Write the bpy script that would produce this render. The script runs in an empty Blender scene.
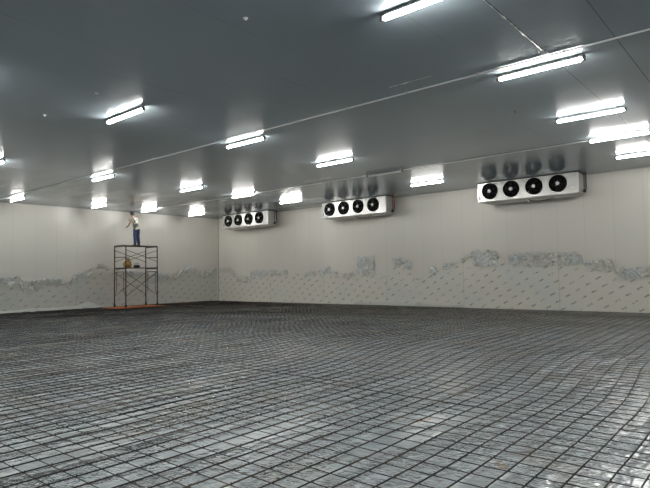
import bpy, bmesh, math, random
from mathutils import Vector, Matrix, noise
random.seed(11)
PI = math.pi
SC = bpy.context.scene
COL = SC.collection

# ------------------------------------------------------------------ camera
cam_d = bpy.data.cameras.new('camera'); cam = bpy.data.objects.new('camera', cam_d); COL.objects.link(cam)
cam_d.sensor_fit = 'HORIZONTAL'; cam_d.sensor_width = 36.0; cam_d.lens = 549.9 / 650 * 36.0
cam_d.clip_start = 0.05; cam_d.clip_end = 200
_r = Vector((0.76331816, 0.64576098, -0.01838881)); _u = Vector((0.04788227, -0.02816677, 0.99845577)); _f = _r.cross(_u) * -1
_m = Matrix((( _r.x, _u.x, -_f.x), (_r.y, _u.y, -_f.y), (_r.z, _u.z, -_f.z)))
cam.matrix_world = Matrix.Translation((0, 0, 1.6)) @ _m.to_4x4()
SC.camera = cam
# ------------------------------------------------------------------ world and exposure
w = bpy.data.worlds.new('world'); SC.world = w; w.use_nodes = True
w.node_tree.nodes['Background'].inputs[0].default_value = (0.02, 0.022, 0.025, 1)
w.node_tree.nodes['Background'].inputs[1].default_value = 0.3
SC.view_settings.view_transform = 'Standard'; SC.view_settings.look = 'None'
SC.view_settings.gamma = 1; SC.view_settings.use_curve_mapping = False
SC.view_settings.exposure = 0.92
LAMP = 48.0

X0, X1, Y0, Y1, H = -26.98, 6.5, -3.5, 21.728, 5.064

# ------------------------------------------------------------------ node helpers
def mat(name, base=(.5, .5, .5), rough=.5, metal=0., spec=.5):
    m = bpy.data.materials.new(name); m.use_nodes = True
    b = m.node_tree.nodes['Principled BSDF']
    b.inputs['Base Color'].default_value = (*base, 1); b.inputs['Roughness'].default_value = rough
    b.inputs['Metallic'].default_value = metal; b.inputs['Specular IOR Level'].default_value = spec
    return m
class G:
    def __init__(s, m): s.m = m; s.t = m.node_tree; s.b = s.t.nodes['Principled BSDF']
    def L(s, a, b): s.t.links.new(a, b)
    def put(s, sock, v):
        if hasattr(v, 'is_linked') or hasattr(v, 'links'): s.L(v, sock)
        else: sock.default_value = v
    def M(s, op, a, b=0.0, c=None):
        n = s.t.nodes.new('ShaderNodeMath'); n.operation = op; s.put(n.inputs[0], a); s.put(n.inputs[1], b)
        if c is not None: s.put(n.inputs[2], c)
        return n.outputs[0]
    def pos(s):
        n = s.t.nodes.new('ShaderNodeNewGeometry'); q = s.t.nodes.new('ShaderNodeSeparateXYZ'); s.L(n.outputs['Position'], q.inputs[0])
        return n.outputs['Position'], q.outputs[0], q.outputs[1], q.outputs[2]
    def comb(s, x, y, z=0.0):
        n = s.t.nodes.new('ShaderNodeCombineXYZ'); s.put(n.inputs[0], x); s.put(n.inputs[1], y); s.put(n.inputs[2], z); return n.outputs[0]
    def noise(s, vec, scale, detail=3, rough=.5, dist=0.):
        n = s.t.nodes.new('ShaderNodeTexNoise'); s.L(vec, n.inputs['Vector']); n.inputs['Scale'].default_value = scale
        n.inputs['Detail'].default_value = detail; n.inputs['Roughness'].default_value = rough; n.inputs['Distortion'].default_value = dist
        return n.outputs[0]
    def ramp(s, v, lo, hi):
        n = s.t.nodes.new('ShaderNodeMapRange'); s.put(n.inputs[0], v); n.inputs[1].default_value = lo; n.inputs[2].default_value = hi
        return n.outputs[0]
    def mix(s, f, a, b):
        n = s.t.nodes.new('ShaderNodeMix'); n.data_type = 'RGBA'; s.put(n.inputs[0], f)
        for k, v in ((6, a), (7, b)):
            if isinstance(v, tuple): n.inputs[k].default_value = (*v, 1)
            else: s.L(v, n.inputs[k])
        return n.outputs[2]
    def bump(s, h, strength, dist, prev=None):
        n = s.t.nodes.new('ShaderNodeBump'); n.inputs['Strength'].default_value = strength; n.inputs['Distance'].default_value = dist
        s.L(h, n.inputs['Height'])
        if prev is not None: s.L(prev, n.inputs['Normal'])
        return n.outputs[0]
    def line(s, coord, period, width, off=0.0):      # 1 on thin lines every period
        a = s.M('FRACT', s.M('DIVIDE', s.M('SUBTRACT', coord, off), period))
        d = s.M('ABSOLUTE', s.M('SUBTRACT', a, 0.5))
        return s.M('GREATER_THAN', d, 0.5 - width / period / 2)
    def color(s, v): s.L(v, s.b.inputs['Base Color'])
    def normal(s, v): s.L(v, s.b.inputs['Normal'])

# ------------------------------------------------------------------ materials
def wall_mat(name, axis):
    m = mat(name, (.60, .585, .535), .34, spec=.5); g = G(m); P, x, y, z = g.pos()
    c = x if axis == 0 else y
    ln = g.line(c, 0.98, 0.012, 0.13)
    big = g.noise(g.comb(c, z), .35, 2)
    pan = g.noise(g.comb(g.M('FLOOR', g.M('DIVIDE', g.M('SUBTRACT', c, .13), .98)), 3.3), 1.7, 0)
    col = g.mix(big, (.60, .58, .52), (.655, .635, .57))
    col = g.mix(g.M('MULTIPLY', pan, .35), col, (.52, .515, .48))
    col = g.mix(g.M('MULTIPLY', ln, .35), col, (.30, .30, .28))
    g.color(col)
    wv = g.noise(g.comb(g.M('MULTIPLY', c, 3.0), g.M('MULTIPLY', z, .5)), 1.0, 2)
    nb = g.bump(wv, .25, .02); nb = g.bump(g.M('SUBTRACT', 1.0, ln), .3, .004, nb)
    g.normal(nb); return m
def film_mat(name, axis, C1, C2, C3):
    m = mat(name, (.42, .43, .40), .4, spec=.5); g = G(m); P, x, y, z = g.pos()
    c = x if axis == 0 else y
    # printed slanted marks on a lattice a=(.36,.22) b=(.20,-.27)
    ax_, az_, bx_, bz_ = .36, .22, .20, -.27; det = ax_ * bz_ - az_ * bx_
    if axis == 1: c = g.M('MULTIPLY', c, 1.0)
    u = g.M('ADD', g.M('MULTIPLY', c, bz_ / det), g.M('MULTIPLY', z, -bx_ / det))
    v = g.M('ADD', g.M('MULTIPLY', c, -az_ / det), g.M('MULTIPLY', z, ax_ / det))
    fu = g.M('SUBTRACT', g.M('FRACT', u), .5); fv = g.M('SUBTRACT', g.M('FRACT', v), .5)
    lx = g.M('ADD', g.M('MULTIPLY', fu, ax_), g.M('MULTIPLY', fv, bx_))
    lz = g.M('ADD', g.M('MULTIPLY', fu, az_), g.M('MULTIPLY', fv, bz_))
    ca, sa = math.cos(.5), math.sin(.5)
    al = g.M('ADD', g.M('MULTIPLY', lx, ca), g.M('MULTIPLY', lz, sa))
    pe = g.M('SUBTRACT', g.M('MULTIPLY', lz, ca), g.M('MULTIPLY', lx, sa))
    mk = g.M('MULTIPLY', g.M('LESS_THAN', g.M('ABSOLUTE', al), .098), g.M('LESS_THAN', g.M('ABSOLUTE', pe), .030))
    brk = g.ramp(g.noise(g.comb(g.M('MULTIPLY', c, 1.0), z), 9.0, 1), .33, .55)
    fade = g.ramp(g.noise(g.comb(c, z), .9, 2), .25, .5)
    mk = g.M('MULTIPLY', g.M('MULTIPLY', mk, brk), fade)
    col = g.mix(g.noise(g.comb(c, z), .8, 3), C1, C2)
    col = g.mix(g.ramp(g.noise(g.comb(c, z, 5.0), .5, 1), .55, .7), col, C3)
    col = g.mix(g.M('MULTIPLY', mk, .85), col, (.24, .23, .21))
    seam = g.line(c, 3.92, .02, 1.1)
    col = g.mix(g.M('MULTIPLY', seam, .4), col, (.2, .2, .18))
    g.color(col)
    g.normal(g.bump(g.noise(g.comb(c, z), 7.0, 4), .25, .02)); return m

M_wr = wall_mat('wall_panel_long', 0); M_wl = wall_mat('wall_panel_end', 1)
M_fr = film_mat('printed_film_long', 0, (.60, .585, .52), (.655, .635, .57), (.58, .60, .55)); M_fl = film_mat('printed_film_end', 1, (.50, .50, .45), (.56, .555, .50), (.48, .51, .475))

M_ceil = mat('ceiling_panel', (.2, .22, .23), .13, spec=.4); g = G(M_ceil); P, x, y, z = g.pos()
seam = g.line(x, .98, .014, -1.85 - .49 + .49); ripple = g.M('SINE', g.M('MULTIPLY', x, 2 * PI / .035))
pan = g.noise(g.comb(g.M('FLOOR', g.M('DIVIDE', g.M('ADD', x, 1.85), .98)), 7.7), 1.3, 0)
col = g.mix(g.noise(g.comb(x, y), .25, 2), (.215, .26, .29), (.25, .295, .325))
col = g.mix(g.M('MULTIPLY', pan, .3), col, (.195, .235, .265))
main = g.M('MULTIPLY', g.M('GREATER_THAN', x, -3.4), g.M('LESS_THAN', x, -1.0)); vis = g.M('ADD', g.M('MULTIPLY', main, .6), g.M('MULTIPLY', g.ramp(g.noise(g.comb(g.M('MULTIPLY', x, .8), g.M('MULTIPLY', y, .25)), 1.0, 2), .45, .7), .45))
col = g.mix(g.M('MULTIPLY', seam, vis), col, (.05, .055, .06)); g.color(col)
rr = g.ramp(g.noise(g.comb(g.M('MULTIPLY', x, .5), y), .7, 2), .3, .7)
g.L(g.M('ADD', g.M('MULTIPLY', rr, .08), .12), g.b.inputs['Roughness'])
nb = g.bump(g.noise(g.comb(g.M('MULTIPLY', x, .35), g.M('MULTIPLY', y, 1.6)), 1.6, 3, .55), .16, .03)
nb = g.bump(ripple, .06, .0015, nb); g.normal(nb)

M_floor = mat('concrete_floor', (.12, .12, .11), .8)
M_sheet = mat('plastic_sheeting', (.25, .28, .30), .2, spec=1.0); g = G(M_sheet); P, x, y, z = g.pos()
n1 = g.noise(g.comb(x, y), .55, 4)
base = g.mix(n1, (.46, .525, .56), (.60, .65, .68))
brown = g.ramp(g.noise(g.comb(x, y, 9.0), .8, 5, .6), .56, .72)
base = g.mix(g.M('MULTIPLY', brown, .5), base, (.48, .40, .28))
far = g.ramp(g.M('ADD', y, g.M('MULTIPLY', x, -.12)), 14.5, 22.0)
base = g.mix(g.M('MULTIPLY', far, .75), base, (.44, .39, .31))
rust = g.ramp(g.noise(g.comb(g.M('MULTIPLY', x, 1.2), y, 3.0), 3.1, 4, .65), .66, .72)
base = g.mix(g.M('MULTIPLY', rust, .6), base, (.42, .25, .10))
boards = g.M('MAXIMUM', g.line(x, 1.2, .012, .3), g.line(y, .6, .012, .1))
base = g.mix(g.M('MULTIPLY', boards, .18), base, (.1, .11, .12)); g.color(base)
wm = g.ramp(g.noise(g.comb(g.M('MULTIPLY', x, 1.5), g.M('MULTIPLY', y, .35)), .9, 3, .6), .42, .60)
wr = g.noise(g.comb(g.M('MULTIPLY', x, 1.0), g.M('MULTIPLY', y, 1.6)), 5.0, 1.2, .45, .8)
hh = g.M('MULTIPLY', wr, g.M('ADD', g.M('MULTIPLY', wm, .85), .17))
crk = g.noise(g.comb(g.M('MULTIPLY', x, 1.0), g.M('MULTIPLY', y, 1.8)), 14.0, .8, .4, 1.2)
hh2 = g.M('MULTIPLY', crk, g.M('ADD', g.M('MULTIPLY', wm, .9), .12))
nrm = g.bump(hh2, 1.0, .034, g.bump(hh, 1.0, .055)); g.normal(nrm); g.L(nrm, g.b.inputs['Coat Normal'])
g.b.inputs['Coat Weight'].default_value = 1.0; g.b.inputs['Coat IOR'].default_value = 1.9; g.b.inputs['Coat Roughness'].default_value = .14
g.b.inputs['Roughness'].default_value = .2

M_rebar = mat('dark_steel_bar', (.028, .026, .025), .65, 0., .25); g = G(M_rebar); P, x, y, z = g.pos()
g.color(g.mix(g.ramp(g.noise(P, 1.3, 4), .5, .75), (.016, .015, .016), (.14, .10, .07)))
M_tie = mat('tie_wire', (.03, .028, .026), .5, .6)
M_batten = mat('batten_housing', (.10, .105, .105), .4, .2)  # dark base colour stands in for the shade on the housing above the tube
M_cap = mat('lamp_end_cap', (.07, .07, .075), .5)
M_brk = mat('galvanised_bracket', (.35, .36, .37), .35, .8)
M_tube = mat('lit_tube', (1, 1, 1), .3); b_ = M_tube.node_tree.nodes['Principled BSDF']
b_.inputs['Emission Color'].default_value = (1.0, .985, .95, 1); b_.inputs['Emission Strength'].default_value = LAMP
M_dead = mat('unlit_tube', (.42, .44, .44), .35)
M_pipe = mat('galvanised_conduit', (.62, .64, .65), .35, .4)
M_case = mat('evaporator_sheet_metal', (.62, .62, .60), .32, .55); g = G(M_case); P, x, y, z = g.pos()
g.color(g.mix(g.noise(P, 3.0, 3), (.47, .47, .455), (.60, .60, .58)))
M_blk = mat('fan_black', (.004, .004, .005), .7, spec=.2)
M_hub = mat('fan_hub_white', (.75, .75, .73), .4)
M_coil = mat('coil_fins', (.12, .12, .12), .4, .7)
M_cop = mat('insulated_pipe', (.02, .02, .02), .7); M_red = mat('copper_pipe', (.35, .10, .06), .4, .7)
M_blue = mat('blue_label', (.04, .08, .12), .5)
M_scaf = mat('scaffold_steel', (.06, .055, .05), .5, .5); g = G(M_scaf); P, x, y, z = g.pos()
g.color(g.mix(g.ramp(g.noise(P, 5.0, 4), .45, .7), (.05, .05, .052), (.12, .07, .04)))
M_rub = mat('caster_rubber', (.012, .012, .012), .7)
M_deck = mat('scaffold_plank', (.10, .085, .065), .7)
M_org = mat('orange_tarp', (.75, .17, .035), .6); g = G(M_org); P, x, y, z = g.pos()
g.color(g.mix(g.noise(P, 3.0, 3), (.66, .17, .04), (.38, .11, .035)))
M_sack = mat('tan_sack', (.36, .22, .07), .8); M_tool = mat('dark_tool_bag', (.02, .02, .022), .7)
M_skin = mat('skin', (.33, .18, .11), .5); M_hair = mat('black_hair', (.01, .009, .008), .5)
M_shirt = mat('pale_patterned_shirt', (.45, .44, .36), .8); g = G(M_shirt); P, x, y, z = g.pos()
g.color(g.mix(g.ramp(g.noise(P, 7.0, 2), .47, .56), (.50, .50, .40), (.13, .12, .11)))
M_jean = mat('blue_denim', (.045, .075, .19), .8); g = G(M_jean); P, x, y, z = g.pos()
g.color(g.mix(g.noise(P, 9.0, 3), (.012, .022, .06), (.055, .09, .20)))
M_shoe = mat('dark_shoe', (.015, .015, .018), .6); M_belt = mat('leather_belt', (.03, .02, .015), .5)
M_torn = mat('crumpled_film', (.47, .47, .44), .2, spec=.6); g = G(M_torn); P, x, y, z = g.pos()
g.color(g.mix(g.ramp(g.noise(P, 1.1, 2), .45, .6), (.60, .59, .54), (.55, .59, .59)))
M_seal = mat('silver_sealant', (.55, .56, .55), .3, .3)
M_white = mat('white_plastic', (.75, .75, .73), .4)

# ------------------------------------------------------------------ mesh helpers
def obj(name, bm, m, parent=None, smooth=False, loc=None):
    me = bpy.data.meshes.new(name); bmesh.ops.recalc_face_normals(bm, faces=bm.faces[:]); bm.to_mesh(me); bm.free()
    me.materials.append(m)
    if smooth: me.polygons.foreach_set('use_smooth', [True] * len(me.polygons))
    o = bpy.data.objects.new(name, me); COL.objects.link(o)
    if parent: o.parent = parent
    if loc: o.location = loc
    return o
def thing(name, label, cat, loc=(0, 0, 0), rz=0., group=None):
    o = bpy.data.objects.new(name, None); COL.objects.link(o); o.location = loc; o.rotation_euler = (0, 0, rz)
    o.empty_display_size = .1; tag(o, label, cat, group); return o
def tag(o, label, cat, group=None):
    o['label'] = label; o['category'] = cat
    if group: o['group'] = group
    return o
def struct(name, bm, m):
    o = obj(name, bm, m); o['kind'] = 'structure'; return o
def box(bm, a, b, bev=0.):
    vs = bmesh.ops.create_cube(bm, size=1)['verts']
    c = [(a[i] + b[i]) / 2 for i in range(3)]; s = [abs(b[i] - a[i]) for i in range(3)]
    for v in vs: v.co = Vector((v.co.x * s[0] + c[0], v.co.y * s[1] + c[1], v.co.z * s[2] + c[2]))
    if bev:
        es = list({e for v in vs for e in v.link_edges}); bmesh.ops.bevel(bm, geom=es, offset=bev, segments=2, affect='EDGES', profile=.5)
    return vs
def rod(bm, p, q, r, n=10, r2=None, cap=True):
    p, q = Vector(p), Vector(q); d = q - p; L = d.length
    vs = bmesh.ops.create_cone(bm, cap_ends=cap, segments=n, radius1=r, radius2=r if r2 is None else r2, depth=L)['verts']
    mt = Matrix.Translation((p + q) / 2) @ d.to_track_quat('Z', 'Y').to_matrix().to_4x4()
    bmesh.ops.transform(bm, matrix=mt, verts=vs); return vs
def ball(bm, c, r, sc=(1, 1, 1), u=12, v=8):
    vs = bmesh.ops.create_uvsphere(bm, u_segments=u, v_segments=v, radius=r)['verts']
    for k in vs: k.co = Vector((k.co.x * sc[0] + c[0], k.co.y * sc[1] + c[1], k.co.z * sc[2] + c[2]))
    return vs
def sweep(bm, pts, r, n=5, cap=True):       # tube along a polyline with shared rings
    rings = []; N = len(pts)
    for i, p in enumerate(pts):
        a = pts[max(0, i - 1)]; b = pts[min(N - 1, i + 1)]; t = (Vector(b) - Vector(a)).normalized()
        up = Vector((0, 0, 1)) if abs(t.z) < .9 else Vector((1, 0, 0)); s = t.cross(up).normalized(); u = s.cross(t)
        rings.append([bm.verts.new(Vector(p) + (s * math.cos(k * 2 * PI / n) + u * math.sin(k * 2 * PI / n)) * r) for k in range(n)])
    for i in range(N - 1):
        for k in range(n): bm.faces.new((rings[i][k], rings[i][(k + 1) % n], rings[i + 1][(k + 1) % n], rings[i + 1][k]))
    if cap: bm.faces.new(rings[0][::-1]); bm.faces.new(rings[-1])
def NB(): return bmesh.new()

# ------------------------------------------------------------------ room shell
b = NB(); box(b, (X0 - .2, Y0 - .2, -.25), (X1 + .2, Y1 + .2, -.02)); struct('floor', b, M_floor)
b = NB(); box(b, (X0 - .2, Y0 - .2, H), (X1 + .2, Y1 + .2, H + .2)); struct('ceiling', b, M_ceil)
b = NB(); box(b, (X0 - .2, Y1, -.02), (X1 + .2, Y1 + .2, H)); struct('wall_right', b, M_wr)
b = NB(); box(b, (X0 - .2, Y0, -.02), (X0, Y1, H)); struct('wall_left', b, M_wl)
b = NB(); box(b, (X1, Y0, -.02), (X1 + .2, Y1, H)); struct('wall_side', b, M_wl)
b = NB(); box(b, (X0 - .2, Y0 - .2, -.02), (X1 + .2, Y0, H)); struct('wall_rear', b, M_wr)
M_trim = mat('corner_trim', (.42, .42, .39), .4)
b = NB(); box(b, (X0, Y1 - .012, 0), (X0 + .05, Y1, H)); box(b, (X0, Y1 - .05, 0), (X0 + .012, Y1 - .012, H)); struct('trim_1', b, M_trim)
b = NB(); box(b, (X0, Y0, H - .035), (X0 + .012, Y1, H)); struct('trim_2', b, M_trim)
b = NB(); box(b, (X0, Y1 - .012, H - .035), (X1, Y1, H)); struct('trim_3', b, M_trim)

# ------------------------------------------------------------------ wrinkled plastic sheeting over the floor
def axis_pts(a, b, f0, f1, fine, coarse):
    out = [a]; 
    while out[-1] < b - 1e-6:
        s = fine if f0 <= out[-1] < f1 else coarse; out.append(min(b, out[-1] + s))
    return out
def sheet_z(x, y):
    k = max(0., min(1., (noise.noise(Vector((x * .7, y * .3, 2.))) + .15) * 2.0))
    v = noise.noise(Vector((x * 2.2, y * 3.0, 0))) * .008 + noise.noise(Vector((x * 4.5, y * 6.5, 4))) * .008 * (k + .15)
    rdg = 1 - abs(noise.noise(Vector((x * 1.3, y * .45, 8.))) * 3.2)
    v += max(0, rdg - .72) * .03
    return .004 + max(-.010, min(.014, v))
xs = axis_pts(X0 + .005, X1 - .005, -9, .5, .05, .2); ys = axis_pts(Y0 + .005, Y1 - .005, 1.2, 8.5, .05, .2)
b = NB(); grid = []
for x in xs:
    row = []
    for y in ys:
        z = sheet_z(x, y)
        row.append(b.verts.new((x, y, z)))
    grid.append(row)
for i in range(len(xs) - 1):
    for j in range(len(ys) - 1): b.faces.new((grid[i][j], grid[i + 1][j], grid[i + 1][j + 1], grid[i][j + 1]))
sheet = tag(obj('plastic_sheet', b, M_sheet, smooth=True), 'wrinkled shiny plastic sheeting spread over the whole floor under the steel bars', 'plastic sheet')

# ------------------------------------------------------------------ reinforcing mesh (about 0.217 m squares)
def sstep(t): t = max(0., min(1., t)); return t * t * (3 - 2 * t)
def warp(x, y):
    amp = .32 + .12 * max(0., min(3.5, -x - 2.0))
    dx = -amp * sstep((y - 6.6) / 4.0) - .015 * max(0, y - 10)
    dx += .022 * noise.noise(Vector((x * .25, y * .35, 0))) + .012 * noise.noise(Vector((x * 1.1, y * 1.4, 5)))
    dy = .035 * noise.noise(Vector((x * .3, y * .22, 11))) + .012 * noise.noise(Vector((x * 1.2, y * 1.1, 15)))
    dz = .012 * noise.noise(Vector((x * .5, y * .5, 21))) + .035 * max(0, noise.noise(Vector((x * .22, y * .30, 31))) + .25) * sstep((y - 5) / 3) * sstep((21 - y) / 3) * sstep((x + 25) / 4)
    return dx, dy, dz
SP = .217
ywires = [-1.745 + SP * k for k in range(-118, 37)]
xwires = [4.24 + SP * k for k in range(-34, 80)]
zb = .034
def y_wire(x, j, y0=None, y1=None, off=0.):
    pts = []; y = Y0 + .15 if y0 is None else y0; ye = Y1 - .12 if y1 is None else y1
    while y < ye:
        dx, dy, dz = warp(x, y); pts.append((min(X1 - .05, max(X0 + .05, x + dx + j + off)), y, zb + dz + .0108)); y += .3 if (-13 < x and y < 12) else .6
    return pts
def x_wire(y, j, x0=None, x1=None, off=0.):
    pts = []; x = X0 + .12 if x0 is None else x0; xe = X1 - .15 if x1 is None else x1
    while x < xe:
        dx, dy, dz = warp(x, y); pts.append((x, min(Y1 - .04, y + dy + j + off), zb + dz)); x += .3 if (y < 12 and x > -15) else .6
    return pts
mesh_root = thing('steel_reinforcing_mesh', 'square grid of dark steel reinforcing bars laid over plastic across the floor', 'steel mesh', (0, 0, 0))
rest = NB(); n_part = 0
jy = {k: random.uniform(-.012, .012) for k in range(len(ywires))}; jx = {k: random.uniform(-.014, .014) for k in range(len(xwires))}
for k, x in enumerate(ywires):
    pts = y_wire(x, jy[k])
    if -10.2 < x < .55: b = NB(); sweep(b, pts, .0064); obj('steel_bar', b, M_rebar, mesh_root); n_part += 1
    else: sweep(rest, pts, .0062)
for k, y in enumerate(xwires):
    pts = x_wire(y, jx[k])
    if 1.5 < y < 12.3: b = NB(); sweep(b, pts, .0040); obj('steel_bar', b, M_rebar, mesh_root); n_part += 1
    else: sweep(rest, pts, .0038)
print('bars as parts', n_part)
for _ in range(26):       # lapped bar ends beside the running bars
    if random.random() < .6:
        y = random.choice(xwires); x = random.uniform(-15, -1); sweep(rest, x_wire(y, 0, x, x + random.uniform(1.2, 3.0), random.choice((-.022, .022))), .0042)
    else:
        x = random.choice(ywires); y = random.uniform(2, 12); sweep(rest, y_wire(x, 0, y, y + random.uniform(1.2, 3.0), random.choice((-.022, .022))), .0075)
r_ = obj('distant_steel_bars', rest, M_rebar, mesh_root); r_['kind'] = 'stuff'
b = NB()
for i, x in enumerate(ywires):
    if not (-9 < x < .6): continue
    for j, y in enumerate(xwires):
        if not (1.5 < y < 9): continue
        if (i + j) % 2 and random.random() < .6: continue
        dx, dy, dz = warp(x, y); px, py = x + dx + jy[i], y + dy + jx[j]
        a = random.choice((-1, 1)); z = zb + dz
        sweep(b, [(px - .011, py - .011 * a, z - .004), (px, py, z + .0225), (px + .011, py + .011 * a, z - .004)], .0028, 4)
        if random.random() < .12: sweep(b, [(px, py, z + .018), (px + random.uniform(-.02, .02), py + random.uniform(-.02, .02), z + .03)], .002, 4)
t_ = obj('tie_wires', b, M_tie, mesh_root); t_['kind'] = 'stuff'

# ------------------------------------------------------------------ protective film left on the lower walls
RP = [(-26.93, 1.9), (-25.78, 1.97), (-25.28, 1.41), (-24.29, 1.4), (-23.49, 1.66), (-22.28, 1.85), (-21.55, 1.69), (-21.02, 1.37), (-20.43, 1.62), (-19.9, 1.45), (-19.36, 1.61), (-18.72, 1.69), (-18.08, 1.87), (-17.37, 1.48), (-16.67, 1.52), (-16.26, 1.69), (-15.26, 1.55), (-15.23, 1.32), (-14.37, 1.4), (-14.2, 1.9), (-13.26, 2.0), (-13.22, 1.73), (-13.07, 1.23), (-12.4, 1.3), (-12.31, 1.64), (-11.76, 1.74), (-10.88, 2.0), (-10.09, 2.36), (-9.47, 2.34), (-8.76, 2.07), (-8.08, 2.19), (-6.97, 2.15), (-5.88, 2.05), (-5.82, 1.79), (-5.46, 1.78), (-5.24, 1.83), (-4.81, 1.82), (-4.8, 1.48), (-4.57, 1.4), (-4.13, 1.45), (-3.74, 1.53), (-2, 1.6), (1, 1.4), (4, 1.9), (6.3, 1.7)]
LP = [(-3.3, 1.6), (2, 1.9), (6, 1.5), (9.4, 1.59), (10.17, 1.67), (10.41, 1.37), (10.98, 1.48), (11.48, 1.55), (11.9, 1.54), (12.53, 1.31), (12.72, 1.72), (13.27, 1.84), (14.04, 2.21), (14.54, 2.11), (15.44, 1.84), (16.93, 1.72), (18.41, 1.64), (19.72, 2.15), (20.29, 1.75), (21.04, 1.9), (21.62, 2.0)]
def prof(P, c):
    for (a, za), (b_, zb_) in zip(P, P[1:]):
        if a <= c <= b_: return za + (zb_ - za) * (c - a) / max(1e-6, b_ - a)
    return P[-1][1]
def film(name, P, place, m, label, seed, patches=()):
    b = NB(); c = P[0][0]; cols = []
    lv = [0, .25, .5, .7, .82, .88, .92, .95, .975, 1.0]
    while c < P[-1][0]:
        h = prof(P, c) + .10 * noise.noise(Vector((c * 4.0, seed, 0))) + .07 * noise.noise(Vector((c * 11, seed, 3)))
        col = []
        for t in lv:
            e = max(0, (t - .8) / .2)
            d = .006 + .035 * e * (abs(noise.noise(Vector((c * 5, t * 14, seed)))) + .1 * e) + .004 * abs(noise.noise(Vector((c, t * 4, seed))))
            if t == 0: d = .02 + .02 * abs(noise.noise(Vector((c * 1.5, 0, seed))))
            col.append(b.verts.new(place(c, .02 + t * h, d)))
        cols.append(col); c += .06
    for a, d in zip(cols, cols[1:]):
        for k in range(len(lv) - 1): b.faces.new((a[k], d[k], d[k + 1], a[k + 1]))
    f = tag(obj(name, b, m, smooth=False), label, 'protective film')
    # crumpled torn strip bunched along the top edge, and loose curls hanging off it
    b = NB(); c = P[0][0] + .1
    while c < P[-1][0] - .3:
        L = random.uniform(.25, .9); dens = noise.noise(Vector((c * .5, seed, 9)))
        if dens > -.28:
            wdt = random.uniform(.16, .38) + max(0, dens) * .45; n = max(3, int(L / .055)); rows = 6; gr = []
            for i in range(n + 1):
                cc = min(P[-1][0], c + L * i / n); h = prof(P, cc); rr_ = []
                for r in range(rows):
                    zz = h + .09 - wdt * r / (rows - 1) + random.uniform(-.05, .05)
                    rr_.append(b.verts.new(place(cc + random.uniform(-.03, .03), zz, .012 + random.uniform(0, .10) * (1 if r else .4))))
                gr.append(rr_)
            for a, d in zip(gr, gr[1:]):
                for k in range(rows - 1):
                    if random.random() < .74: b.faces.new((a[k], d[k], d[k + 1])); b.faces.new((a[k], d[k + 1], a[k + 1]))
        c += L + random.uniform(0, .35)
    for xa, xb, za, zz_ in patches:
        n = int((xb - xa) / .07); rows = int((zz_ - za) / .07) + 1; gr = []
        for i in range(n + 1):
            gr.append([b.verts.new(place(xa + (xb - xa) * i / n + random.uniform(-.045, .045), za + (zz_ - za) * k / (rows - 1) + random.uniform(-.045, .045), .012 + random.uniform(0, .085))) for k in range(rows)])
        for a, d in zip(gr, gr[1:]):
            for k in range(rows - 1):
                if random.random() < .80: b.faces.new((a[k], d[k], d[k + 1])); b.faces.new((a[k], d[k + 1], a[k + 1]))
    o = obj('torn_edge', b, M_torn, f); o['kind'] = 'stuff'; o['label'] = 'crumpled torn upper edge'
    return f
film('protective_film', RP, lambda c, z, d: (c, Y1 - d, z), M_fr, 'half-peeled printed protective film along the foot of the long right wall', 1.7, [(-16.25, -15.25, 1.55, 2.36), (-14.2, -13.7, 1.85, 2.22), (-13.6, -13.2, 1.7, 2.1), (-10.2, -9.1, 1.75, 2.38), (-8.5, -5.95, 1.72, 2.2), (-5.7, -4.85, 1.5, 1.85), (-4.6, -3.0, 1.3, 1.6), (-24.0, -21.0, 1.5, 1.8)])
film('protective_film', LP, lambda c, z, d: (X0 + d, c, z), M_fl, 'half-peeled printed protective film on the left wall behind the scaffold', 8.3)
# loose film lying up against the foot of the left wall
b = NB(); cols = []; c = 8.0
while c < 14.2:
    hgt = .10 + .22 * max(0, 1 - abs(c - 13.4) / .6) + .10 * abs(noise.noise(Vector((c * 2, 0, 0))))
    cols.append([b.verts.new((X0 + .40 - .36 * t + .03 * random.random(), c, .075 + hgt * t ** 1.3 + .03 * noise.noise(Vector((c * 4, t * 3, 0))))) for t in (0, .25, .5, .75, 1)]); c += .09
for a, d in zip(cols, cols[1:]):
    for k in range(4): b.faces.new((a[k], d[k], d[k + 1], a[k + 1]))
tag(obj('film_offcut', b, mat('pale_film_offcut', (.50, .51, .48), .25), smooth=False), 'pale film strip folded up against the wall foot left of the scaffold', 'plastic film')
b = NB(); cols = []; c = -16.4
while c < -10.6:
    cols.append([b.verts.new((c, Y1 - .05 - .14 * (1 - t) - .02 * random.random(), .035 + .12 * t * (.6 + abs(noise.noise(Vector((c * 2, 0, 5))))))) for t in (0, .35, .7, 1)]); c += .09
for a, d in zip(cols, cols[1:]):
    for k in range(3): b.faces.new((a[k], d[k], d[k + 1], a[k + 1]))
tag(obj('film_offcut', b, bpy.data.materials['pale_film_offcut']), 'narrow pale film strip curled at the foot of the right wall', 'plastic film')

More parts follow.
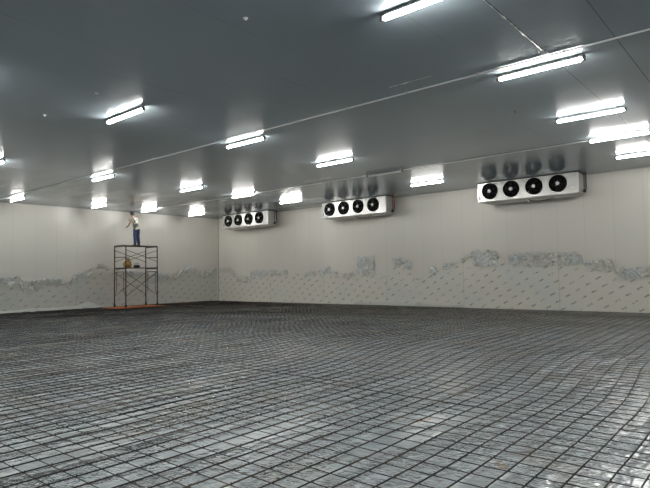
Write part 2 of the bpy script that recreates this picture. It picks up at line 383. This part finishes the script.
# ------------------------------------------------------------------ ceiling lights
def capsule(bm, x0, x1, z, r):
    rings = []; n = 12
    prof_ = [(x0, .35), (x0 + .012, .8), (x0 + .035, 1), (x1 - .035, 1), (x1 - .012, .8), (x1, .35)]
    for px, s in prof_: rings.append([bm.verts.new((px, r * s * math.cos(k * 2 * PI / n), z + r * s * math.sin(k * 2 * PI / n))) for k in range(n)])
    for a, d in zip(rings, rings[1:]):
        for k in range(n): bm.faces.new((a[k], a[(k + 1) % n], d[(k + 1) % n], d[k]))
    bm.faces.new(rings[0]); bm.faces.new(rings[-1][::-1])
LH = .72; TZ = -.088
def make_light():
    t = thing('ceiling_light', '', 'light', (0, 0, 0))
    b = NB(); box(b, (-LH, -.034, TZ + .030), (LH, .034, TZ + .058), .004); obj('housing', b, M_batten, t)
    b = NB(); capsule(b, -LH + .03, LH - .03, TZ, .032); obj('tube', b, M_tube, t, True)
    for s in (-1, 1):
        b = NB(); box(b, (s * LH - .022, -.028, TZ - .03), (s * LH + .022, .028, TZ + .06), .006); obj('end_cap', b, M_cap, t)
        b = NB(); rod(b, (s * (LH - .05), -.02, TZ + .06), (s * (LH - .05), -.02, 0), .004, 6); rod(b, (s * (LH - .05), .02, TZ + .06), (s * (LH - .05), .02, 0), .004, 6)
        box(b, (s * (LH - .05) - .02, -.035, -.006), (s * (LH - .05) + .02, .035, 0)); obj('bracket', b, M_brk, t)
    return t
def dup(root, loc, label, rz=None, group=None):
    r = root.copy(); COL.objects.link(r); r.location = loc; r['label'] = label
    if rz is not None: r.rotation_euler = (0, 0, rz)
    if group: r['group'] = group
    for ch in list(root.children):
        c = ch.copy(); COL.objects.link(c); c.parent = r
        for gch in ch.children:
            d = gch.copy(); COL.objects.link(d); d.parent = c
    return r
lamp0 = make_light(); first = True
CX = [-3.25, -10.58, -17.85, -25.1]; RY = [6.05, 9.40, 13.05, 15.74, 18.7]
LAB = {
 (0, 0): 'lit tube light cut off by the top edge of the photo',
 (0, 1): 'largest fully visible tube light, fixed along the near conduit at upper right',
 (0, 2): 'lit tube light between the two conduits at the far right',
 (0, 3): 'lit tube light fixed under the far conduit at the right edge',
 (0, 4): 'lit tube light cut off by the right edge, nearest the long wall there',
 (1, 0): 'large lit tube light at upper left, alone in front of the near conduit',
 (1, 1): 'lit tube light on the near conduit near the middle of the ceiling',
 (1, 2): 'lit tube light in mid ceiling between conduits, above the middle evaporator',
 (1, 3): 'dark unlit tube light on the far conduit above the middle evaporator',
 (1, 4): 'lit tube light between the middle and right evaporators near the long wall',
 (2, 0): 'lit tube light half cut off by the left edge of the photo',
 (2, 1): 'lit tube light on the near conduit above and left of the scaffold',
 (2, 2): 'lit tube light behind the near conduit, right of the standing worker',
 (2, 3): 'lit tube light on the far conduit directly above the corner evaporator',
 (2, 4): 'lit tube light between the corner evaporator and the middle evaporator',
 (3, 1): 'lit tube light low at far left where the near conduit meets the wall',
 (3, 2): 'small lit tube light just left of the worker near the left wall',
 (3, 3): 'small lit tube light just right of the worker near the left wall',
 (3, 4): 'small lit tube light by the room corner, left of the corner evaporator'}
FIX = {(0, 0): (-3.3, 6.03), (0, 1): (-3.1, 9.38)}
for i, cx in enumerate(CX):
    for j, ry in enumerate(RY):
        lab = LAB.get((i, j), 'lit tube light outside the view beyond the left edge'); xx, yy = FIX.get((i, j), (cx, ry))
        if (i, j) == (1, 3): continue
        if first: lamp0.location = (xx, yy, H); lamp0['label'] = lab; lamp0['group'] = 'tube lights in rows on the ceiling'; first = False
        else: dup(lamp0, (xx, yy, H), lab, group='tube lights in rows on the ceiling')
dead = dup(lamp0, (-10.55, 15.74, H), LAB[(1, 3)], group='tube lights in rows on the ceiling')
for ch in dead.children:
    if ch.name.startswith('tube'): ch.data = ch.data.copy(); ch.data.materials[0] = M_dead; ch['label'] = 'unlit grey tube'
for cx in CX:
    for ry in (2.9, -.3): dup(lamp0, (cx, ry, H), 'lit tube light outside the view behind the camera side', group='tube lights outside the view')
for ry in (-.3, 2.9, 6.1, 9.34, 12.9, 15.74, 18.7): dup(lamp0, (4.0, ry, H), 'lit tube light outside the view behind the camera side', group='tube lights outside the view')

# ------------------------------------------------------------------ conduits
def conduit(y, r, label):
    t = thing('conduit', label, 'conduit', (0, y, H)); b = NB(); pts = []
    x = X0 + .02
    while x < X1: pts.append((x, .006 * noise.noise(Vector((x * .6, y, 0))), -r - .004 - .003 * abs(noise.noise(Vector((x, y, 0)))))); x += .5
    sweep(b, pts, r, 8); obj('pipe', b, M_pipe, t, True)
    x = X0 + 1.2; k = 0
    while x < X1 - .5 and k < 22:
        b = NB(); box(b, (x - .02, -r - .025, -.009), (x + .02, r + .025, -.0015)); rod(b, (x - .012, 0, -r - .004), (x + .012, 0, -r - .004), r + .002, 10); obj('saddle', b, M_brk, t); x += 1.45; k += 1
    for x in (-19.5, -13.2, -7.3, -1.0):
        b = NB(); rod(b, (x - .05, 0, -r - .006), (x + .05, 0, -r - .006), r + .0035, 10); obj('coupling', b, M_seal, t)
    return t
conduit(9.04, .017, 'thin metal conduit nearer the camera, crossing the whole ceiling')
conduit(15.90, .016, 'thin metal conduit farther back on the ceiling, above the evaporators')
b = NB(); box(b, (-2.90, 8.88, H - .045), (-2.79, 9.015, H), .008); jb = tag(obj('junction_box', b, M_seal), 'small grey junction box where the sealed ceiling seam meets the near conduit', 'junction box')
def bead(bm, p, q):
    p, q = Vector(p), Vector(q); n = int((q - p).length / .04); d = (q - p).normalized(); sd_ = Vector((-d.y, d.x, 0)); prev = None
    for i in range(n + 1):
        k = noise.noise(Vector((i * .35, p.x, p.y))); wd = .0025 + max(0, k) * .035; c = p + (q - p) * i / n
        cur = [bm.verts.new(c - sd_ * wd), bm.verts.new(c - Vector((0, 0, .003 + wd * .4))), bm.verts.new(c + sd_ * wd)]
        if prev: bm.faces.new((prev[0], cur[0], cur[1], prev[1])); bm.faces.new((prev[1], cur[1], cur[2], prev[2]))
        prev = cur
b = NB(); bead(b, (-2.845, 6.2, H), (-2.845, 8.86, H))
tag(obj('sealant_strip', b, M_seal), 'broken silver sealant line on the ceiling seam above the largest light', 'sealant')
for k, (x, y, lab) in enumerate([(-5.47, 4.9, 'white ceiling bolt cap near the top of the photo'), (-9.82, 5.05, 'white ceiling bolt cap left of the large upper left light'), (-11.96, 5.0, 'white ceiling bolt cap nearest the left edge of the photo'), (-4.46, 11.83, 'dark ceiling bolt cap above the light between conduits')]):
    t = thing('ceiling_bolt', lab, 'bolt', (x, y, H), group='suspension bolt caps in the ceiling')
    b = NB(); rod(b, (0, 0, -.008), (0, 0, 0), .035, 12); obj('washer', b, M_white if k < 3 else M_cap, t)
    b = NB(); rod(b, (0, 0, -.03), (0, 0, -.008), .014, 6); obj('nut', b, M_white if k < 3 else M_cap, t)
for (xa, xb, y, lab) in [(-13.9, -12.6, 15.3, 'short silver sealant smear on the ceiling by the far conduit'), (-5.6, -4.7, 8.6, 'short silver sealant smear on the ceiling by the near conduit')]:
    b = NB(); bead(b, (xa, y, H), (xb, y, H))
    tag(obj('sealant_strip', b, M_seal), lab, 'sealant')

# ------------------------------------------------------------------ evaporators
W, DP, EH = 3.80, .60, .74
def make_evap():
    t = thing('evaporator', '', 'air cooler', (0, 0, 0))    # origin: left front bottom corner, x along the wall, y to the wall
    b = NB(); fx = [.51 + .865 * k for k in range(4)]; cz = .40
    # casing with a front plate that bears ribs
    box(b, (0, .03, .02), (W, DP, EH), .01); box(b, (0, 0, .0), (W, .03, EH), .006)
    obj('casing', b, M_case, t)
    b = NB(); box(b, (-.015, -.02, EH - .005), (W + .03, DP + .01, EH + .02)); obj('top_lip', b, M_cap, t)
    b = NB()
    vs = [b.verts.new(v) for v in ((.04, .02, 0), (W - .04, .02, 0), (W - .04, DP, 0), (.04, DP, 0), (.3, .16, -.07), (W - .3, .16, -.07), (W - .3, DP - .04, -.07), (.3, DP - .04, -.07))]
    for f in ((0, 1, 5, 4), (1, 2, 6, 5), (2, 3, 7, 6), (3, 0, 4, 7), (4, 5, 6, 7), (0, 3, 2, 1)): b.faces.new([vs[i] for i in f])
    obj('drip_tray', b, M_case, t)
    for k in range(4):
        b = NB(); n = 28; R = .315; x = fx[k]
        prf = [(R, -.002), (R, -.05), (R - .02, -.062), (R - .035, -.05), (R - .045, .0)]
        rings = [[b.verts.new((x + rr * math.cos(a * 2 * PI / n), yy, cz + rr * math.sin(a * 2 * PI / n))) for a in range(n)] for rr, yy in prf]
        for p_, q_ in zip(rings, rings[1:]):
            for a in range(n): b.faces.new((p_[a], p_[(a + 1) % n], q_[(a + 1) % n], q_[a]))
        b.faces.new(rings[-1]); fan = obj('fan', b, M_blk, t)
        b = NB()
        for rr in (.09, .13, .17, .21, .25): sweep(b, [(x + rr * math.cos(a * 2 * PI / 24), -.066 + .03 * (rr - .09), cz + rr * math.sin(a * 2 * PI / 24)) for a in range(25)], .003, 4, False)
        for a in range(8):
            an = a * PI / 4; rod(b, (x + .06 * math.cos(an), -.064, cz + .06 * math.sin(an)), (x + .275 * math.cos(an), -.058, cz + .275 * math.sin(an)), .003, 4)
        obj('guard', b, M_blk, fan)
        b = NB()
        for a in range(5):
            an = a * 2 * PI / 5 + k; an2 = an + .85
            q = [b.verts.new((x + r * math.cos(z_), yy, cz + r * math.sin(z_))) for r, z_, yy in ((.06, an, -.035), (.245, an + .12, -.045), (.245, an2 + .1, -.012), (.06, an2, -.015))]
            b.faces.new(q)
        obj('fan_blades', b, M_blk, fan)
        b = NB(); rod(b, (x, -.076, cz), (x, -.03, cz), .068, 16); obj('hub', b, M_hub, fan)
    for x in (.945, 1.81, 2.675):
        b = NB(); box(b, (x - .009, -.008, .02), (x + .012, 0, EH - .02)); obj('panel_rib', b, M_case, t)
    b = NB(); box(b, (.07, -.004, .10), (.12, 0, .24)); obj('label_plate', b, M_blue, t)
    b = NB(); box(b, (W - .28, -.003, .18), (W - .1, 0, .22)); obj('label_plate', b, M_hub, t)
    b = NB(); rod(b, (1.95, .15, -.13), (1.95, .15, -.05), .022, 10); rod(b, (1.95, .15, -.13), (1.95, .30, -.15), .018, 10); obj('drain_spout', b, M_white, t)
    b = NB(); sweep(b, [(1.97 + 1.05 * s, .12 + .1 * s, -.06 - .12 * math.sin(PI * min(1, s * 1.15)) ** .8 * (1 - .5 * s)) for s in [i / 12 for i in range(13)]], .010, 6); obj('heater_cable', b, M_blk, t)
    b = NB(); box(b, (W, .05, .04), (W + .012, DP - .03, EH - .04)); obj('end_cover', b, M_case, t)
    for x in (.25, W - .25):
        for y in (.12, DP - .1):
            b = NB(); rod(b, (x, y, EH), (x, y, EH + .05), .006, 6); obj('hanger_rod', b, M_brk, t)
    return t
ev0 = make_evap(); EZ = 4.295
ev0.location = (-9.43, 20.7, EZ); ev0['label'] = 'four-fan white evaporator nearest the camera, at right on the long wall'; ev0['group'] = 'evaporators hung along the right wall'
dup(ev0, (-17.64, 20.7, EZ), 'four-fan white evaporator in the middle of the three on the wall')
dup(ev0, (-25.28, 20.7, EZ), 'four-fan white evaporator farthest away beside the room corner')
for x, lab, m in ((-9.43, 'dark refrigerant pipes beside the right evaporator', M_cop), (-17.64, 'copper and dark pipes beside the middle evaporator', M_red), (-25.28, 'dark refrigerant pipes beside the corner evaporator', M_cop)):
    t = thing('refrigerant_pipe', lab, 'pipe', (x + W, 21.2, EZ))
    b = NB(); sweep(b, [(.018, 0, .12), (.09, 0, .12), (.13, 0, .16), (.13, 0, .72), (.13, 0, .76)], .024, 8); obj('suction_pipe', b, m, t, True)
    b = NB(); sweep(b, [(.018, -.12, .06), (.06, -.12, .05), (.10, -.12, .10), (.10, -.10, .76)], .014, 8); obj('liquid_pipe', b, M_cop, t, True)
    b = NB(); box(b, (.07, -.16, .02), (.16, -.08, .14), .01); obj('valve', b, M_cop, t)

# ------------------------------------------------------------------ scaffold
SX0, SX1, SY0, SY1 = -26.02, -24.95, 14.34, 16.10; ZF = .086
sc = thing('scaffold_tower', 'dark steel mobile scaffold tower standing before the left wall', 'scaffold', (SX0, SY0, 0))
LX, LY = SX1 - SX0, SY1 - SY0; ZM, ZT = 2.0, 3.10
for x in (0, LX):
    for y in (0, LY):
        b = NB(); rod(b, (x, y, .20), (x, y, ZM), .030); obj('post', b, M_scaf, sc)
        b = NB(); rod(b, (x, y, ZM), (x, y, ZT + .01), .028); obj('post', b, M_scaf, sc)
        b = NB(); rod(b, (x, y, ZM - .07), (x, y, ZM + .07), .031); obj('joint_collar', b, M_scaf, sc)
        b = NB(); box(b, (x - .035, y - .035, .165), (x + .035, y + .035, .20)); box(b, (x - .035, y - .032, .09), (x + .035, y - .024, .17)); box(b, (x - .035, y + .024, .09), (x + .035, y + .032, .17))
        c = obj('caster', b, M_scaf, sc)
        b = NB(); rod(b, (x, y - .021, ZF + .075), (x, y + .021, ZF + .075), .075, 18); obj('wheel', b, M_rub, c)
for y in (0, LY):           # ladder frames at both ends
    for z, r in ((ZM - .02, .02), (ZM - .17, .016), (ZT, .022), (2.56, .017)):
        b = NB(); rod(b, (0, y, z), (LX, y, z), r); obj('frame_rail', b, M_scaf, sc)
    for x in (.20, LX - .20):
        b = NB(); sweep(b, [(x, y, ZM - .17), (x, y, .86), (x - .19 if x < .5 else x + .19, y, .70)], .015, 8); obj('inner_upright', b, M_scaf, sc)
for x in (.0, LX):
    for za, zb_ in ((1.80, .62), (.62, 1.80), (2.92, 2.34), (2.34, 2.92)):
        b = NB(); o_ = .012 if za > zb_ else -.012
        rod(b, (x + o_, .0, za), (x + o_, LY, zb_), .0135, 8); obj('cross_brace', b, M_scaf, sc)
def deck(z, label):
    t = thing('scaffold_deck', label, 'deck', (SX0 + .04, SY0 - .05, z), group='scaffold decks')
    for k in range(3):
        b = NB(); wv_ = (LX - .08) / 3; box(b, (k * wv_ + .006, 0, 0), ((k + 1) * wv_ - .006, LY + .10, .035), .004); obj('plank', b, M_deck, t)
    for y in (.03, LY + .05):
        b = NB(); box(b, (0, y, .001), (LX - .08, y + .03, .045)); obj('end_hook', b, M_scaf, t)
deck(ZT + .022, 'top plank deck of the scaffold, the worker stands on it'); deck(ZM + .006, 'middle plank deck of the scaffold, holding a tan sack')
def lump(name, c, sc_, m, label, cat, seed, extra=None):
    t = thing(name, label, cat, c); b = NB(); bmesh.ops.create_icosphere(b, subdivisions=3, radius=1)
    for v in b.verts:
        n = v.co.copy(); k = 1 + .22 * noise.noise(n * 1.7 + Vector((seed, 0, 0))) + .07 * noise.noise(n * 5 + Vector((seed, 3, 0)))
        v.co = Vector((n.x * sc_[0] * k, n.y * sc_[1] * k, max(0, (n.z * k * .62 + .52)) * sc_[2])); q_ = 1 - .35 * min(1, v.co.z / sc_[2]); v.co.x *= q_; v.co.y *= q_
    obj('body', b, m, t, True)
    if extra: extra(t)
def neck(t):
    b = NB(); n = 10; rings = []
    for z, r in ((.28, .09), (.36, .04), (.39, .045), (.46, .085)): rings.append([b.verts.new((r * math.cos(k * 2 * PI / n), .04 + r * math.sin(k * 2 * PI / n) * (1 + .3 * (k % 2)), z)) for k in range(n)])
    for a, d in zip(rings, rings[1:]):
        for k in range(n): b.faces.new((a[k], a[(k + 1) % n], d[(k + 1) % n], d[k]))
    obj('gathered_neck', b, M_sack, t)
def handle(t):
    b = NB(); sweep(b, [(0, -.13, .12), (0, -.10, .20), (0, 0, .23), (0, .10, .20), (0, .13, .12)], .012, 6); obj('strap', b, M_tool, t)
lump('sack', (-25.35, 14.66, ZM + .042), (.19, .26, .36), M_sack, 'tan sack with gathered neck on the middle scaffold deck', 'sack', 2., neck)
lump('tool_bag', (-25.25, 15.12, ZM + .042), (.15, .22, .13), M_tool, 'low dark tool bag beside the tan sack on the scaffold', 'bag', 5., handle)
# orange sheet under the scaffold
def tarp(name, c, sx, sy, label, seed):
    b = NB(); n, m_ = int(sx / .07) + 2, int(sy / .07) + 2; gr = []
    for i in range(n):
        r = []
        for j in range(m_):
            u, v = i / (n - 1), j / (m_ - 1); ed = .06 * noise.noise(Vector((u * 5, v * 5, seed)))
            r.append(b.verts.new((c[0] + (u - .5) * (sx + ed), c[1] + (v - .5) * sy + ed, .074 + .012 * abs(noise.noise(Vector((i * .5, j * .5, seed)))))))
        gr.append(r)
    for i in range(n - 1):
        for j in range(m_ - 1): b.faces.new((gr[i][j], gr[i + 1][j], gr[i + 1][j + 1], gr[i][j + 1]))
    o = obj(name, b, M_org, smooth=True); sd = o.modifiers.new('thickness', 'SOLIDIFY'); sd.thickness = .006; tag(o, label, 'tarp')
tarp('tarp', (-25.3, 15.0), 1.5, 2.7, 'orange tarp spread on the floor under the scaffold wheels', 3.)
tarp('tarp', (-26.55, 18.9), .35, .5, 'small orange scrap on the floor between scaffold and room corner', 6.)

# ------------------------------------------------------------------ worker
def lean(p):      # he leans to his left from the hips up
    return (p[0] - .24 * max(0, (p[2] - .75)) ** 1.0, p[1], p[2])
def skin_mesh(name, joints, edges, m, parent, sub=2, root=0):
    me = bpy.data.meshes.new('tmp'); me.from_pydata([lean(j[0]) for j in joints], edges, []); o = bpy.data.objects.new('tmp', me); COL.objects.link(o)
    md = o.modifiers.new('skin', 'SKIN'); md.use_smooth_shade = True
    for i, j in enumerate(joints):
        sv = me.skin_vertices[0].data[i]; r = j[1]; sv.radius = r if isinstance(r, tuple) else (r, r); sv.use_root = (i == root)
    s = o.modifiers.new('sub', 'SUBSURF'); s.levels = sub; s.render_levels = sub
    dg = bpy.context.evaluated_depsgraph_get(); dg.update()
    nm = bpy.data.meshes.new_from_object(o.evaluated_get(dg)); bpy.data.objects.remove(o); nm.name = name
    nm.materials.clear(); nm.materials.append(m); nm.polygons.foreach_set('use_smooth', [True] * len(nm.polygons))
    q = bpy.data.objects.new(name, nm); COL.objects.link(q); q.parent = parent; return q
def leanall(bm):
    for v in bm.verts: v.co = Vector(lean(v.co))
# local frame: +y is the way the worker faces, x is his right, z up; feet on z = 0
WK = thing('person', 'worker in pale patterned shirt and blue jeans standing on the scaffold top, facing the wall', 'person', (-25.60, 15.33, ZT + .058), 0)
WK.rotation_euler = (0, 0, math.radians(100))
J = [((0, .00, .95), (.135, .10)),      # 0 pelvis
     ((0, .02, 1.12), (.125, .095)),    # 1 waist
     ((0, .05, 1.30), (.155, .105)),    # 2 chest
     ((0, .065, 1.42), (.12, .085)),    # 3 upper chest
     ((0, .075, 1.49), .052),           # 4 neck
     ((0, .09, 1.56), .060),            # 5 head base
     ((0, .10, 1.64), (.074, .090)),    # 6 head
     ((0, .095, 1.71), (.052, .064)),   # 7 crown
     ((-.17, .06, 1.405), .060),        # 8 L shoulder
     ((-.31, .03, 1.17), .045),        # 9 L elbow
     ((-.34, .20, 1.00), .034),         # 10 L wrist
     ((.17, .07, 1.405), .055),         # 11 R shoulder
     ((.23, .22, 1.20), .042),          # 12 R elbow
     ((.15, .42, 1.34), .030),          # 13 R wrist
     ((-.09, 0, .88), .090), ((-.10, .03, .49), .058), ((-.11, -.01, .10), .042),   # L leg 14 15 16
     ((.09, 0, .88), .090), ((.11, .05, .50), .058), ((.12, -.02, .10), .042),      # R leg 17 18 19
     ((-.12, .12, .045), .030), ((.14, .11, .045), .030),                           # toes 20 21
     ((-.335, .29, .98), (.018, .036)), ((.13, .50, 1.375), (.018, .036))]         # palms 22 23
E_ = [(0, 1), (1, 2), (2, 3), (3, 4), (4, 5), (5, 6), (6, 7), (3, 8), (8, 9), (9, 10), (3, 11), (11, 12), (12, 13), (0, 14), (14, 15), (15, 16), (0, 17), (17, 18), (18, 19), (16, 20), (19, 21), (10, 22), (13, 23)]
for base, px, py, pz, s in ((22, -.335, .29, .98, 1), (23, .13, .50, 1.375, -1)):
    for k, (o_, L) in enumerate(((-.030, .070), (-.010, .080), (.010, .075), (.030, .058))):
        a = len(J); J.append(((px + .004 * s, py + .035, pz + o_), .0095)); J.append(((px + .012 * s, py + .035 + L * .6, pz + o_ * 1.15), .0088)); J.append(((px + .035 * s, py + .035 + L * .95, pz + o_ * 1.15 - .008), .0078))
        E_ += [(base, a), (a, a + 1), (a + 1, a + 2)]
    a = len(J); J.append(((px + .022 * s, py + .0, pz + .045), .0105)); J.append(((px + .035 * s, py + .04, pz + .060), .009)); E_ += [(base, a), (a, a + 1)]
body = skin_mesh('body', J, E_, M_skin, WK)
# face: nose, ears, eyes on the head
b = NB(); ball(b, (0, .192, 1.628), .014, (.8, 1.2, 1.3), 8, 6); ball(b, (-.077, .10, 1.63), .02, (.35, .8, 1.3), 8, 6); ball(b, (.077, .10, 1.63), .02, (.35, .8, 1.3), 8, 6)
leanall(b); obj('face_features', b, M_skin, body, True)
b = NB(); ball(b, (-.03, .182, 1.65), .009, (1, .6, .7), 8, 6); ball(b, (.03, .182, 1.65), .009, (1, .6, .7), 8, 6); leanall(b); obj('eyes', b, M_shoe, body, True)
b = NB(); ball(b, (0, .186, 1.59), .018, (1.2, .4, .3), 8, 6); leanall(b); obj('mouth', b, mat('lips', (.25, .08, .07), .5), body, True)
# hair: cap over crown and back
b = NB(); bmesh.ops.create_icosphere(b, subdivisions=3, radius=1)
for v in list(b.verts):
    n = v.co.normalized(); k = 1 + .07 * noise.noise(n * 6)
    v.co = Vector((n.x * .112 * k, .080 + n.y * .125 * k, 1.665 + n.z * .100 * k))
bmesh.ops.delete(b, geom=[v for v in b.verts if v.co.y > .15 and v.co.z < 1.69 or v.co.z < 1.585], context='VERTS')
leanall(b); hr = obj('hair', b, M_hair, WK, True); sd = hr.modifiers.new('t', 'SOLIDIFY'); sd.thickness = .012
# shirt with short sleeves
S = [((0, .0, .91), (.160, .122)), ((0, .005, .99), (.168, .128)), ((0, .02, 1.12), (.165, .125)), ((0, .05, 1.29), (.185, .135)), ((0, .062, 1.40), (.140, .100)), ((0, .07, 1.445), (.075, .065)),
     ((-.17, .06, 1.40), .070), ((-.265, .045, 1.27), .066), ((.17, .07, 1.40), .070), ((.208, .15, 1.29), .060)]
skin_mesh('shirt', S, [(0, 1), (1, 2), (2, 3), (3, 4), (4, 5), (4, 6), (6, 7), (4, 8), (8, 9)], M_shirt, WK, 2, 1)
T = [((0, 0, 1.0), (.160, .120)), ((0, 0, .93), (.168, .130)), ((-.09, 0, .84), .118), ((-.10, .03, .49), .088), ((-.11, -.01, .07), .080), ((.09, 0, .84), .118), ((.11, .05, .50), .088), ((.12, -.02, .07), .080)]
skin_mesh('jeans', T, [(0, 1), (1, 2), (2, 3), (3, 4), (1, 5), (5, 6), (6, 7)], M_jean, WK, 2, 1)
b = NB(); n = 20; rings = [[b.verts.new((math.cos(a * 2 * PI / n) * .180, .003 + math.sin(a * 2 * PI / n) * .142, z)) for a in range(n)] for z in (.955, .99)]
for a in range(n): b.faces.new((rings[0][a], rings[0][(a + 1) % n], rings[1][(a + 1) % n], rings[1][a]))
leanall(b); bl = obj('belt', b, M_belt, WK, True); sd = bl.modifiers.new('t', 'SOLIDIFY'); sd.thickness = .008
for x, y in ((-.115, .045), (.13, .035)):
    b = NB(); ball(b, (x, y, .05), .1, (.48, 1.35, .5), 14, 8)
    for v in b.verts: v.co.z = max(.002, v.co.z)
    sh = obj('shoe', b, M_shoe, WK, True)
    b = NB(); ball(b, (x, y, .012), .1, (.52, 1.42, .12), 14, 6)
    for v in b.verts: v.co.z = max(.0, v.co.z)
    obj('sole', b, M_rub, sh, True)
